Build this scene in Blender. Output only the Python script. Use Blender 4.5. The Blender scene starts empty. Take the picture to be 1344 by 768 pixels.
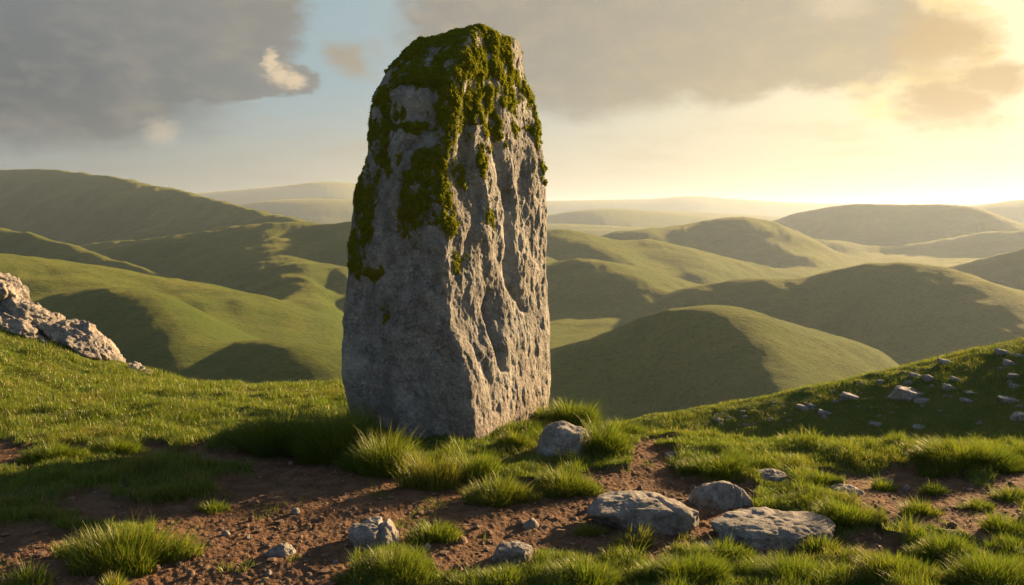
import bpy, math, random
import numpy as np
R_ = math.radians
rng = np.random.default_rng(7)
C = bpy.context.scene.collection
S = bpy.context.scene

# ------------------------------------------------------------------ camera, sun, sky, exposure
F = 1100.0; CX = 672.0; HY = 280.0; CH = 1.7           # focal length in photo pixels, centre column, horizon row, eye height
SUN_AZ, SUN_EL = 46.5, 13.5                            # degrees right of +Y, above the horizon
EXPO = 2.1
SKY = 0.1

cam = bpy.data.cameras.new('camera'); camo = bpy.data.objects.new('camera', cam); C.objects.link(camo)
camo.location = (0, 0, CH); camo.rotation_euler = (R_(90), 0, 0)
cam.sensor_width = 36; cam.lens = F/1344*36; cam.shift_y = -(384-HY)/1344
cam.clip_start = 0.05; cam.clip_end = 40000
S.camera = camo
S.view_settings.view_transform = 'Standard'; S.view_settings.look = 'None'
S.view_settings.exposure = EXPO; S.view_settings.gamma = 1
S.view_settings.use_curve_mapping = False
S.render.engine = 'CYCLES'
S.cycles.use_denoising = True
S.cycles.max_bounces = 6; S.cycles.diffuse_bounces = 3; S.cycles.transmission_bounces = 3
S.cycles.volume_bounces = 0; S.cycles.glossy_bounces = 2
S.cycles.sample_clamp_indirect = 4

sl = bpy.data.lights.new('sun', 'SUN'); sl.energy = 5.0; sl.angle = R_(1.2); sl.color = (1.0, 0.66, 0.33)
so = bpy.data.objects.new('sun', sl); C.objects.link(so)
so.rotation_euler = (R_(90-SUN_EL), 0, R_(180-SUN_AZ))
so.location = (30, 25, 12)

def pxaz(px): return math.degrees(math.atan((px-CX)/F))
def pyel(px, py): return math.degrees(math.atan((HY-py)/F*math.cos(math.atan((px-CX)/F))))

W = bpy.data.worlds.new('World'); S.world = W; W.use_nodes = True
nt = W.node_tree; nt.nodes.clear()
class NB:
    """tiny node helper"""
    def __init__(s, nt): s.nt = nt
    def n(s, t, **kw):
        o = s.nt.nodes.new(t)
        for k, v in kw.items(): setattr(o, k, v)
        return o
    def set(s, sock, v):
        if isinstance(v, bpy.types.NodeSocket): s.nt.links.new(v, sock)
        elif v is not None: sock.default_value = v
    def m(s, op, a, b=None, c=None, clamp=False):
        o = s.n('ShaderNodeMath', operation=op, use_clamp=clamp)
        s.set(o.inputs[0], a); s.set(o.inputs[1], b)
        if c is not None: s.set(o.inputs[2], c)
        return o.outputs[0]
    def v(s, op, a, b=None, sc=None):
        o = s.n('ShaderNodeVectorMath', operation=op)
        s.set(o.inputs[0], a); s.set(o.inputs[1], b)
        if sc is not None: s.set(o.inputs['Scale'], sc)
        return o.outputs['Value'] if op in ('LENGTH', 'DOT_PRODUCT') else o.outputs['Vector']
    def mr(s, val, a, b, c=0.0, d=1.0, smooth=True):
        o = s.n('ShaderNodeMapRange', interpolation_type='SMOOTHSTEP' if smooth else 'LINEAR')
        s.set(o.inputs[0], val); s.set(o.inputs[1], a); s.set(o.inputs[2], b); s.set(o.inputs[3], c); s.set(o.inputs[4], d)
        return o.outputs[0]
    def mix(s, f, a, b, mode='MIX'):
        o = s.n('ShaderNodeMix', data_type='RGBA', blend_type=mode)
        s.set(o.inputs[0], f)
        s.set(o.inputs[6], a if isinstance(a, bpy.types.NodeSocket) else (*a, 1))
        s.set(o.inputs[7], b if isinstance(b, bpy.types.NodeSocket) else (*b, 1))
        return o.outputs[2]
    def noise(s, vec, scale, detail=4, rough=.55, out='Fac', dist=0):
        o = s.n('ShaderNodeTexNoise')
        if vec is not None: s.set(o.inputs['Vector'], vec)
        o.inputs['Scale'].default_value = scale; o.inputs['Detail'].default_value = detail
        o.inputs['Roughness'].default_value = rough; o.inputs['Distortion'].default_value = dist
        return o.outputs[out]
    def vor(s, vec, scale, feature='F1', out='Distance', rand=1.0):
        o = s.n('ShaderNodeTexVoronoi', feature=feature)
        if vec is not None: s.set(o.inputs['Vector'], vec)
        o.inputs['Scale'].default_value = scale; o.inputs['Randomness'].default_value = rand
        return o.outputs[out]

def sky():
    b = NB(nt)
    g = 1.0/(SKY*2**EXPO)                               # display-linear to sky units
    def col(r, gg, bb):                                 # sRGB 0-255 to scene value
        f = lambda c: ((c/255+.055)/1.055)**2.4 if c > 10 else c/255/12.92
        return (f(r)*g, f(gg)*g, f(bb)*g)
    tc = b.n('ShaderNodeTexCoord').outputs['Generated']
    sx = b.n('ShaderNodeSeparateXYZ'); nt.links.new(tc, sx.inputs[0])
    az = b.m('MULTIPLY', b.m('ARCTAN2', sx.outputs[0], sx.outputs[1]), 57.29578)
    el = b.m('MULTIPLY', b.m('ARCSINE', sx.outputs[2]), 57.29578)
    cx = b.n('ShaderNodeCombineXYZ'); nt.links.new(az, cx.inputs[0]); nt.links.new(el, cx.inputs[1])
    P = cx.outputs[0]
    Ps = b.v('MULTIPLY', P, (1, 1.9, 1))
    st = b.n('ShaderNodeTexSky', sky_type='NISHITA'); st.sun_disc = False
    st.sun_elevation = R_(SUN_EL); st.sun_rotation = R_(SUN_AZ)
    st.dust_density = 3.0; st.air_density = 1.2; st.altitude = 300
    # warm high veil, brighter towards the sun
    t = b.mr(az, -34, 34, smooth=False)
    low = b.mix(b.mr(t, 0, .55), col(134, 142, 142), col(206, 194, 168))
    low = b.mix(b.mr(t, .5, 1.0), low, col(216, 192, 150))
    hi = b.mix(b.mr(t, .3, .95), col(150, 172, 180), col(236, 218, 176))
    veil = b.mix(b.mr(el, 1.0, 9.0), low, hi)
    base = b.mix(.97, st.outputs[0], veil)
    # glow round the low sun behind thin cloud
    d = b.v('LENGTH', b.v('MULTIPLY', b.v('SUBTRACT', P, (33, 8.5, 0)), (1, 1.2, 0)))
    glow = b.mr(d, 17, 0, 0, 1)
    base = b.mix(b.m('MULTIPLY', b.m('POWER', glow, 1.3), .5), base, col(252, 228, 186))
    n1 = b.noise(Ps, .13, 7, .56, 'Color')
    n2 = b.noise(Ps, .55, 6, .6, 'Color')
    dis = b.v('ADD', b.v('SCALE', b.v('SUBTRACT', n1, (.5, .5, .5)), sc=9.0), b.v('SCALE', b.v('SUBTRACT', n2, (.5, .5, .5)), sc=3.0))
    Q = b.v('ADD', P, b.v('MULTIPLY', dis, (1, .45, 0)))
    def blob(px, py, rx, ry, lo=1.06, hi_=.76, dd=Q):
        a0, e0 = pxaz(px), pyel(px, py)
        q = b.v('DIVIDE', b.v('SUBTRACT', dd, (a0, e0, 0)), (rx, ry, 1))
        return b.mr(b.v('LENGTH', b.v('MULTIPLY', q, (1, 1, 0))), lo, hi_)
    def mx(l):
        r = l[0]
        for k in l[1:]: r = b.m('MAXIMUM', r, k)
        return r
    fib = b.noise(Ps, .35, 8, .62)
    # broken lower haze banks
    bank = b.m('MULTIPLY', b.mr(b.noise(b.v('MULTIPLY', P, (.5, 2.6, 1)), .32, 5, .55), .47, .68), b.m('MULTIPLY', b.mr(el, .5, 3.5), b.mr(el, 8, 4.5)))
    bankc = b.mix(t, col(124, 134, 136), col(236, 208, 158))
    out = b.mix(b.m('MULTIPLY', bank, .55), base, bankc)
    # big dark banks
    left = mx([blob(30, 10, 13.5, 7.5), blob(240, 55, 7.5, 5.0), blob(300, -40, 6.5, 5), blob(340, 105, 3.2, 1.5), blob(60, 130, 12, 2.6, 1.3, .5)])
    right = mx([blob(760, 20, 13, 7.2), blob(960, 30, 10.5, 5.2), blob(1110, 40, 6, 4.4), blob(620, 0, 5.4, 5.5, 1.15, .6), blob(850, -160, 24, 7)])
    small = mx([blob(1245, 138, 3.0, 1.9, 1.3, .45), blob(1310, 103, 2.6, 1.2, 1.3, .45), blob(470, 75, 2.2, 1.2, 1.4, .2), blob(1230, 60, 2.6, 3.0, 1.4, .2)])
    small = b.m('MULTIPLY', small, .95)
    cg = b.mix(b.mr(az, -32, -8), col(94, 99, 103), col(134, 136, 134))
    cg = b.mix(b.mr(az, -10, 24), cg, col(178, 160, 128))
    cl = b.mix(b.mr(el, 7, 14), cg, b.mix(t, col(112, 116, 120), col(184, 170, 146)))
    cl = b.mix(b.mr(fib, .4, .75, 0, .35), cl, b.mix(t, col(162, 154, 144), col(226, 196, 142)))
    out = b.mix(b.m('MULTIPLY', left, .93), out, cl)
    # lit rims: outer shell of the mass on the sun side
    Qs = b.v('ADD', Q, (-.9, .35, 0))
    def rim(px, py, rx, ry): return blob(px, py, rx, ry, 1.05, .9, Q)
    rimr = mx([rim(1170, 60, 5.2, 4.8), rim(1225, 30, 3.2, 3.2)])
    out = b.mix(b.m('MULTIPLY', rimr, b.mr(fib, .35, .65, .1, .95)), out, col(255, 226, 150))
    out = b.mix(b.m('MULTIPLY', right, .92), out, cl)
    out = b.mix(small, out, b.mix(t, col(140, 146, 146), col(206, 172, 118)))
    # bright cumulus puffs catching the sun
    n3 = b.noise(Ps, 1.6, 5, .6, 'Color')
    Q2 = b.v('ADD', P, b.v('MULTIPLY', b.v('SUBTRACT', n3, (.5, .5, .5)), (1.6, 1.1, 0)))
    puff = mx([blob(356, 82, .45, .8, 1.5, .3, Q2), blob(367, 99, .8, .62, 1.5, .3, Q2), blob(386, 106, .8, .55, 1.5, .3, Q2),
               b.m('MULTIPLY', blob(212, 172, 1.1, .9, 1.4, .2, Q2), .45), b.m('MULTIPLY', blob(1100, 6, 2.2, 1.0, 1.4, .2, Q2), .6)])
    out = b.mix(b.m('MULTIPLY', puff, .75), out, col(240, 214, 176))
    # out-of-view sky above and behind, colour invented to set the ambient light
    aaz = b.m('ABSOLUTE', b.m('SUBTRACT', az, 10))
    out = b.mix(b.m('MULTIPLY', b.mr(el, 15, 28), .9), out, b.mix(b.mr(aaz, 20, 120), col(112, 126, 142), col(92, 110, 134)))
    out = b.mix(b.m('MULTIPLY', b.mr(aaz, 60, 120), .8), out, col(124, 146, 172))
    bg = b.n('ShaderNodeBackground'); nt.links.new(out, bg.inputs[0]); bg.inputs[1].default_value = SKY
    o = b.n('ShaderNodeOutputWorld'); nt.links.new(bg.outputs[0], o.inputs[0])
sky()
W.cycles.sampling_method = 'MANUAL'; W.cycles.sample_map_resolution = 512

# ------------------------------------------------------------------ numpy noise
_perm = np.random.default_rng(11).permutation(512).astype(np.int64)
def _h(ix, iy, iz, k=0):
    return _perm[(_perm[(_perm[(ix+k*37) & 511] + iy) & 511] + iz) & 511]
_ga = np.random.default_rng(5).normal(size=(512, 3)); _ga /= np.linalg.norm(_ga, axis=1)[:, None]
def perlin(x, y, z=None, k=0):
    x = np.asarray(x, float); y = np.asarray(y, float); z = np.zeros_like(x) if z is None else np.asarray(z, float)
    ix, iy, iz = np.floor(x), np.floor(y), np.floor(z)
    fx, fy, fz = x-ix, y-iy, z-iz
    ix, iy, iz = ix.astype(np.int64), iy.astype(np.int64), iz.astype(np.int64)
    u, v, w = [t*t*t*(t*(t*6-15)+10) for t in (fx, fy, fz)]
    r = 0
    flat = not np.any(fz)
    for dz in ((0,) if flat else (0, 1)):
        for dy in (0, 1):
            for dx in (0, 1):
                g = _ga[_h(ix+dx, iy+dy, iz+dz, k)]
                d = g[..., 0]*(fx-dx)+g[..., 1]*(fy-dy)+g[..., 2]*(fz-dz)
                wt = (u if dx else 1-u)*(v if dy else 1-v)
                if not flat: wt = wt*(w if dz else 1-w)
                r = r+d*wt
    return r*1.6
def fbm(x, y, z=None, o=4, k=0, g=.5):
    r = 0; a = 1.0; f = 1.0; t = 0
    for i in range(o):
        r = r+a*perlin(x*f+i*7.3, y*f-i*3.1, None if z is None else z*f+i*1.7, k+i); t += a; a *= g; f *= 2.03
    return r/t
def ridged(x, y, z=None, o=4, k=0):
    r = 0; a = 1.0; f = 1.0; t = 0
    for i in range(o):
        r = r+a*(1-2*np.abs(perlin(x*f+i*7.3, y*f-i*3.1, None if z is None else z*f+i*1.7, k+i))); t += a; a *= .5; f *= 2.1
    return r/t
def worley(x, y, z, k=0):
    """F1, F2 and the random value of the nearest cell"""
    ix, iy, iz = [np.floor(t).astype(np.int64) for t in (x, y, z)]
    f1 = np.full(x.shape, 9.0); f2 = np.full(x.shape, 9.0); cid = np.zeros(x.shape)
    for dx in (-1, 0, 1):
        for dy in (-1, 0, 1):
            for dz in (-1, 0, 1):
                h = _h(ix+dx, iy+dy, iz+dz, k)
                px = ix+dx+(_perm[(h+1) & 511]/512); py = iy+dy+(_perm[(h+77) & 511]/512); pz = iz+dz+(_perm[(h+151) & 511]/512)
                d = (px-x)**2+(py-y)**2+(pz-z)**2
                c = _perm[(h+300) & 511]/512
                nb = d < f1
                f2 = np.where(nb, f1, np.minimum(f2, d)); cid = np.where(nb, c, cid); f1 = np.where(nb, d, f1)
    return np.sqrt(f1), np.sqrt(f2), cid
def sst(x, a, b):
    t = np.clip((x-a)/(b-a), 0, 1); return t*t*(3-2*t)

def mesh(name, V, faces, mat, parent=None, smooth=True, attrs=None, loc=None):
    """faces: list of integer arrays, each (n,3) or (n,4)"""
    V = np.asarray(V, np.float32)
    me = bpy.data.meshes.new(name)
    me.vertices.add(len(V)); me.vertices.foreach_set('co', V.ravel())
    tot = np.concatenate([np.full(len(f), f.shape[1], np.int32) for f in faces])
    idx = np.concatenate([f.ravel() for f in faces]).astype(np.int32)
    st = np.concatenate([[0], np.cumsum(tot)[:-1]]).astype(np.int32)
    me.loops.add(len(idx)); me.loops.foreach_set('vertex_index', idx)
    me.polygons.add(len(tot)); me.polygons.foreach_set('loop_start', st); me.polygons.foreach_set('loop_total', tot)
    me.polygons.foreach_set('use_smooth', np.full(len(tot), smooth))
    me.update(calc_edges=True)
    for k, a in (attrs or {}).items():
        at = me.attributes.new(k, 'FLOAT', 'POINT'); at.data.foreach_set('value', np.asarray(a, np.float32))
    me.materials.append(mat)
    o = bpy.data.objects.new(name, me); C.objects.link(o)
    if parent: o.parent = parent
    if loc is not None: o.location = loc
    return o
def tag(o, label=None, cat=None, group=None, kind=None):
    if label: o['label'] = label
    if cat: o['category'] = cat
    if group: o['group'] = group
    if kind: o['kind'] = kind
    return o
def grid_faces(nr, nc, wrap=False):
    i = np.arange(nr-1)[:, None]; j = np.arange(nc if wrap else nc-1)[None, :]
    a = i*nc+j; b_ = i*nc+(j+1) % nc; c = (i+1)*nc+(j+1) % nc; d = (i+1)*nc+j
    return np.stack([a, b_, c, d], -1).reshape(-1, 4)

# ------------------------------------------------------------------ materials
def mat(name):
    m = bpy.data.materials.new(name); m.use_nodes = True; t = m.node_tree
    b = NB(t); p = t.nodes['Principled BSDF']; return m, b, p
def bump(b, h, strength, dist, prev=None):
    o = b.n('ShaderNodeBump'); o.inputs['Strength'].default_value = strength; o.inputs['Distance'].default_value = dist
    b.set(o.inputs['Height'], h)
    if prev is not None: b.set(o.inputs['Normal'], prev)
    return o.outputs[0]

def ground_material():
    m, b, p = mat('ground_surface')
    pos = b.n('ShaderNodeNewGeometry').outputs['Position']
    at = b.n('ShaderNodeAttribute', attribute_name='dirt').outputs['Fac']
    n1 = b.noise(pos, 1.7, 6, .6); n2 = b.noise(pos, 9, 6, .62); n3 = b.noise(pos, 55, 5, .65)
    d = b.mix(b.mr(n2, .3, .72), (.075, .042, .024), (.165, .094, .054))
    d = b.mix(b.mr(n3, .52, .8, 0, .6), d, (.26, .16, .10))
    d = b.mix(b.mr(n1, .45, .75, 0, .6), d, (.13, .085, .055))
    g = b.mix(b.mr(n2, .3, .7), (.045, .062, .014), (.10, .105, .03))
    g = b.mix(b.mr(n1, .5, .75, 0, .6), g, (.13, .105, .045))
    b.set(p.inputs['Base Color'], b.mix(at, g, d))
    p.inputs['Roughness'].default_value = .95; p.inputs['Specular IOR Level'].default_value = .12
    f1 = b.vor(pos, 38); f2 = b.vor(pos, 95)
    h = b.m('ADD', b.m('MULTIPLY', b.m('SUBTRACT', 1, f1), .5), b.m('ADD', b.m('MULTIPLY', f2, -.25), n3))
    b.set(p.inputs['Normal'], bump(b, h, .9, .014))
    return m
def hill_material():
    m, b, p = mat('hill_turf')
    pos = b.n('ShaderNodeNewGeometry').outputs['Position']
    a1 = b.noise(pos, .006, 5, .6); a2 = b.noise(pos, .05, 6, .65); a3 = b.noise(b.v('MULTIPLY', pos, (1, 1, 2.5)), .45, 6, .7)
    c = b.mix(b.mr(a1, .35, .68), (.024, .068, .006), (.066, .104, .009))
    a4 = b.noise(b.v('MULTIPLY', pos, (1, 1, 2)), 1.3, 4, .75)
    c = b.mix(b.mr(a2, .42, .72, 0, .6), c, (.100, .108, .013))
    c = b.mix(b.mr(a4, .48, .64, 0, .5), c, (.016, .034, .005))
    c = b.mix(b.mr(a3, .47, .66, 0, .7), c, (.014, .030, .005))
    b.set(p.inputs['Base Color'], c)
    p.inputs['Roughness'].default_value = 1; p.inputs['Specular IOR Level'].default_value = .05
    p.inputs['Sheen Weight'].default_value = .22; p.inputs['Sheen Roughness'].default_value = .4
    p.inputs['Sheen Tint'].default_value = (.75, .7, .2, 1)
    n = bump(b, a2, .7, 4.0); n = bump(b, a3, 1.0, 1.4, n); n = bump(b, a4, .8, .5, n)
    b.set(p.inputs['Normal'], n)
    return m
def turf_near_material():
    m, b, p = mat('short_turf')
    pos = b.n('ShaderNodeNewGeometry').outputs['Position']
    a1 = b.noise(pos, .6, 5, .6); a2 = b.noise(pos, 4, 6, .65); a3 = b.noise(pos, 26, 5, .7)
    c = b.mix(b.mr(a1, .35, .68), (.055, .085, .016), (.10, .115, .024))
    c = b.mix(b.mr(a2, .42, .72, 0, .7), c, (.14, .115, .036))
    c = b.mix(b.mr(a3, .5, .72, 0, .6), c, (.03, .046, .012))
    b.set(p.inputs['Base Color'], c); p.inputs['Roughness'].default_value = 1; p.inputs['Specular IOR Level'].default_value = .05
    n = bump(b, a2, .6, .1); n = bump(b, a3, .8, .03, n); b.set(p.inputs['Normal'], n)
    return m
def rock_material(name, base=(.30, .285, .26), dark=(.10, .098, .092), pale=(.48, .46, .42), s=1.0, warm=0.0, bs=1.0, spk=1.0):
    m, b, p = mat(name)
    pos = b.n('ShaderNodeTexCoord').outputs['Object']
    n1 = b.noise(pos, 2.2*s, 6, .6); n2 = b.noise(pos, 9*s, 7, .66); n3 = b.noise(pos, 45*s, 6, .7); n4 = b.noise(b.v('MULTIPLY', pos, (1, 1, .35)), 14*s, 5, .65)
    c = b.mix(b.mr(n2, .32, .68), dark, base)
    c = b.mix(b.mr(n4, .5, .7, 0, .55), c, tuple(x*.55 for x in base))
    c = b.mix(b.mr(n3, .45, .70, 0, .5*spk), c, pale)
    c = b.mix(b.mr(b.noise(b.v('ADD', pos, (3, 5, 1)), 4.5*s, 8, .72), .55, .66, 0, .65), c, pale)
    c = b.mix(b.mr(b.noise(b.v('ADD', pos, (9, 2, 7)), 70*s, 3, .6), .58, .68, 0, .6*spk), c, (.055, .055, .052))
    c = b.mix(b.mr(b.noise(b.v('MULTIPLY', pos, (1.6, 1.6, .5)), 3.2*s, 5, .6), .40, .66, 0, .55), c, tuple(x*.50 for x in base))
    c = b.mix(b.mr(b.noise(b.v('ADD', pos, (1, 8, 4)), 1.6*s, 6, .6), .52, .70, 0, .5), c, pale)
    c = b.mix(b.mr(n1, .5, .72, 0, .18), c, (.30, .23, .15))
    if warm:
        sx = b.n('ShaderNodeSeparateXYZ'); b.set(sx.inputs[0], pos)
        c = b.mix(b.m('MULTIPLY', b.mr(b.m('ADD', sx.outputs[2], b.m('MULTIPLY', n1, .8)), 1.1, .2), warm), c, (.30, .19, .12))
    b.set(p.inputs['Base Color'], c)
    p.inputs['Roughness'].default_value = .9; p.inputs['Specular IOR Level'].default_value = .25
    v1 = b.vor(pos, 30*s); v2 = b.noise(pos, 110*s, 3, .7)
    n = bump(b, n2, .5*bs, .05/s); n = bump(b, b.m('ADD', n3, b.m('MULTIPLY', v1, .5)), .8*bs, .018/s, n); n = bump(b, v2, .6*bs, .006/s, n)
    b.set(p.inputs['Normal'], n)
    return m
def leaf_material(name, c0, c1, dry, tr=1.35, trans=.42, gloss=.035):
    m, b, p = mat(name)
    t = m.node_tree
    tint = b.n('ShaderNodeAttribute', attribute_name='tint').outputs['Fac']
    pos = b.n('ShaderNodeNewGeometry').outputs['Position']
    n = b.noise(pos, 1.3, 4, .6)
    c = b.mix(tint, c0, c1)
    c = b.mix(b.m('MULTIPLY', b.mr(n, .48, .75), .5), c, dry)
    c = b.mix(b.mr(tint, .90, 1.0, 0, .9), c, tuple(x*1.4 for x in dry))
    df = b.n('ShaderNodeBsdfDiffuse'); b.set(df.inputs[0], c)
    tl = b.n('ShaderNodeBsdfTranslucent'); b.set(tl.inputs[0], b.mix(1.0, c, (tr, tr*1.02, tr*.55), 'MULTIPLY'))
    gl = b.n('ShaderNodeBsdfGlossy'); gl.inputs['Roughness'].default_value = .45; gl.inputs[0].default_value = (.8, .8, .7, 1)
    m1 = b.n('ShaderNodeMixShader'); m1.inputs[0].default_value = trans
    t.links.new(df.outputs[0], m1.inputs[1]); t.links.new(tl.outputs[0], m1.inputs[2])
    m2 = b.n('ShaderNodeMixShader'); m2.inputs[0].default_value = gloss
    t.links.new(m1.outputs[0], m2.inputs[1]); t.links.new(gl.outputs[0], m2.inputs[2])
    t.links.new(m2.outputs[0], t.nodes['Material Output'].inputs[0])
    return m
M_ground = ground_material(); M_hill = hill_material(); M_turf = turf_near_material()
M_stone = rock_material('weathered_granite', base=(.35, .34, .315), dark=(.11, .115, .115), pale=(.56, .55, .52), warm=.3, spk=1.15, bs=1.5)
M_rock = rock_material('field_stone', s=2.6, base=(.26, .245, .225), dark=(.085, .082, .078), pale=(.40, .385, .35))
M_outcrop = rock_material('outcrop_stone', s=1.4, base=(.30, .27, .24), dark=(.10, .092, .085), pale=(.46, .43, .38))
M_pale = rock_material('hillside_limestone', s=2, base=(.30, .30, .30), dark=(.12, .12, .125), pale=(.52, .52, .52))
M_pebble = rock_material('earth_clod', s=5, base=(.20, .13, .085), dark=(.09, .05, .03), pale=(.32, .24, .18))
M_grass = leaf_material('grass_blade', (.072, .122, .013), (.148, .182, .021), (.22, .18, .05))
M_moss = leaf_material('moss_leaf', (.115, .145, .012), (.24, .225, .018), (.22, .15, .03), tr=1.5, trans=.3, gloss=.005)

# ------------------------------------------------------------------ terrain height
def T(tab, px, c): a = np.array(tab, float); return np.interp(px, a[:, 0], a[:, c])
def smooth_tab(tab, c, px):
    # smooth interpolation (cosine-ish) through the table: average of shifted linear interpolations
    w = 22.0; r = 0
    for s_ in (-1, -.5, 0, .5, 1): r = r+T(tab, px+s_*w, c)
    return r/5
# crest rows: column, row, depth
LAYERS = [
 # far ranges
 dict(t=[(-500,262,5200),(150,262,5200),(300,250,5200),(380,243,5200),(430,237,5200),(480,243,5200),(560,256,5200),(700,264,5200),(800,262,5200),(860,261,5200),(905,256,5200),(960,261,5200),(1060,267,5200),(1200,268,5200),(1900,262,5200)], kf=.40, kb=.2, a=200, sh=0, w=30, n=.003),
 dict(t=[(-500,280,3300),(260,280,3300),(340,264,3300),(400,260,3300),(460,262,3300),(560,268,3300),(700,280,3300),(780,283,3300),(870,276,3300),(950,280,3300),(1060,286,3300),(1900,290,3300)], kf=.40, kb=.25, a=140, sh=0, w=15, n=.003),
 dict(t=[(-500,310,2200),(600,300,2200),(720,293,2200),(800,296,2200),(900,302,2200),(1100,300,2200),(1240,275,2300),(1344,261,2300),(1450,256,2300),(1600,270,2300),(1900,290,2300)], kf=.40, kb=.3, a=90, sh=0, w=10, n=.004),
 # right, back to front
 dict(t=[(-500,320,2700),(600,310,2700),(740,278,2700),(790,273,2700),(850,276,2750),(930,284,2800),(1000,289,2800),(1100,300,2800),(1900,310,2800)], kf=.42, kb=.3, a=90, sh=0, w=10, n=.004),
 dict(t=[(-500,340,1900),(600,320,1900),(700,306,1900),(760,300,1900),(830,303,1900),(890,297,1950),(960,306,2000),(1100,320,2000),(1900,330,2000)], kf=.42, kb=.3, a=60, sh=0, w=10, n=.006),
 dict(t=[(500,360,1320),(800,345,1320),(900,330,1320),(1000,318,1320),(1080,312,1340),(1150,326,1320),(1210,320,1280),(1290,305,1240),(1344,303,1200),(1450,290,1150),(1900,310,1100)], kf=.42, kb=.35, a=30, sh=.3, w=8, n=.012),
 dict(t=[(600,340,1500),(800,330,1500),(920,312,1500),(1000,295,1750),(1060,275,1700),(1120,267,1650),(1190,269,1580),(1265,268,1500),(1310,282,1450),(1344,297,1400),(1500,320,1300),(1900,330,1200)], kf=.42, kb=.35, a=45, sh=.30, w=9, n=.010),
 dict(t=[(500,345,1150),(740,330,1150),(800,305,1120),(900,296,1150),(965,283,1150),(1010,289,1150),(1060,312,1150),(1110,338,1150),(1180,350,1150),(1260,345,1150),(1344,322,1150),(1450,300,1150),(1600,310,1150),(1900,330,1150)], kf=.36, kb=.4, a=40, sh=.45, w=8, n=.010),
 dict(t=[(400,330,820),(640,312,820),(730,300,820),(770,306,820),(800,318,830),(845,312,840),(900,325,850),(960,341,860),(1050,360,880),(1150,378,900),(1400,400,900),(1900,400,900)], kf=.36, kb=.4, a=28, sh=.5, w=6, n=.010),
 dict(t=[(300,430,600),(600,380,600),(690,352,600),(760,339,600),(810,343,610),(860,358,620),(920,376,640),(980,400,660),(1100,440,660),(1900,470,660)], kf=.34, kb=.4, a=22, sh=.5, w=5, n=.011),
 dict(t=[(500,470,450),(720,445,520),(820,412,515),(900,378,510),(980,368,500),(1060,366,490),(1120,350,480),(1190,344,468),(1250,352,450),(1344,380,420),(1500,430,390),(1900,450,360)], kf=.36, kb=.4, a=18, sh=.3, w=4, n=.009),
 dict(t=[(400,520,320),(640,480,320),(725,461,318),(800,444,310),(860,415,305),(900,404,300),(940,401,298),(980,408,300),(1040,427,305),(1100,441,312),(1140,456,318),(1180,482,325),(1260,520,330),(1500,560,330),(1900,560,330)], kf=.29, kb=.45, a=15, sh=.40, w=3, n=.013),
 dict(t=[(700,470,720),(1000,440,720),(1120,392,720),(1200,366,710),(1270,345,700),(1344,327,680),(1450,305,640),(1600,320,600),(1900,340,600)], kf=.42, kb=.4, a=16, sh=.2, w=5, n=.011),
 # left, back to front
 dict(t=[(-900,250,2300),(-400,236,2100),(-100,228,1850),(0,223,1700),(70,222,1580),(150,232,1400),(250,253,1200),(330,275,1030),(420,294,860),(520,315,740),(700,345,700),(900,380,650),(1900,400,650)], kf=.36, kb=.3, a=50, sh=0, w=10, n=.024),
 dict(t=[(-400,350,880),(0,330,860),(150,318,820),(250,308,760),(330,297,740),(375,291,740),(420,298,720),(470,290,690),(520,284,670),(580,290,660),(650,310,660),(720,340,660),(900,390,660),(1900,420,660)], kf=.33, kb=.4, a=16, sh=-.10, w=7, n=.026),
 dict(t=[(-500,262,860),(-100,285,780),(0,299,735),(60,310,700),(120,330,655),(190,354,605),(260,376,565),(330,392,545),(500,420,540),(1900,470,540)], kf=.42, kb=.4, a=13, sh=.10, w=5, n=.014),
 dict(t=[(-500,500,800),(100,380,800),(200,330,800),(250,308,800),(300,297,790),(350,293,780),(390,300,770),(440,330,770),(520,370,770),(1900,500,770)], kf=.10, kb=.4, a=14, sh=.1, w=5, n=.010),
 dict(t=[(-500,500,560),(200,470,560),(300,400,560),(360,362,560),(410,345,555),(460,350,550),(520,380,545),(620,440,540),(1900,560,540)], kf=.14, kb=.4, a=14, sh=.3, w=6, n=.014),
 dict(t=[(-500,320,420),(-100,331,420),(0,335,420),(100,346,415),(200,362,410),(300,378,405),(340,387,400),(390,405,395),(450,431,390),(520,465,385),(620,500,380),(1900,560,380)], kf=.17, kb=.4, a=14, sh=.20, w=5, n=.018),
 dict(t=[(-500,430,340),(0,410,330),(60,396,325),(110,384,322),(160,378,320),(210,384,318),(245,400,315),(290,425,312),(340,450,310),(420,480,300),(1900,560,300)], kf=.20, kb=.14, a=12, sh=.30, w=5, n=.012),
 dict(t=[(-500,540,250),(100,520,250),(200,492,250),(260,470,250),(320,452,250),(380,448,250),(440,456,250),(520,480,250),(700,540,250),(1900,580,250)], kf=.28, kb=.3, a=13, sh=.28, w=4, n=.012),
]
NEAR = [
 dict(t=[(-900,300,11.5),(-300,350,11.5),(-100,385,11.3),(0,412,11.2),(60,436,11),(120,462,10.8),(180,486,10.6),(230,500,10.4),(300,530,10.3),(500,600,10.3),(1900,700,10.3)], kf=.20, kb=.5, a=.5, sh=0, w=.25, n=.002),
 dict(t=[(500,640,15),(700,585,15),(860,549,15.5),(950,535,16),(1030,519,16),(1100,503,16),(1180,485,16),(1260,466,16),(1344,447,16),(1500,405,16),(1700,370,16),(1900,360,16)], kf=.27, kb=.5, a=.9, sh=0, w=.2, n=.004),
]
FLOOR = -62.0
def smax(a, b, w):
    h = np.clip(.5+.5*(a-b)/w, 0, 1); return a*h+b*(1-h)+w*h*(1-h)
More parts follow.
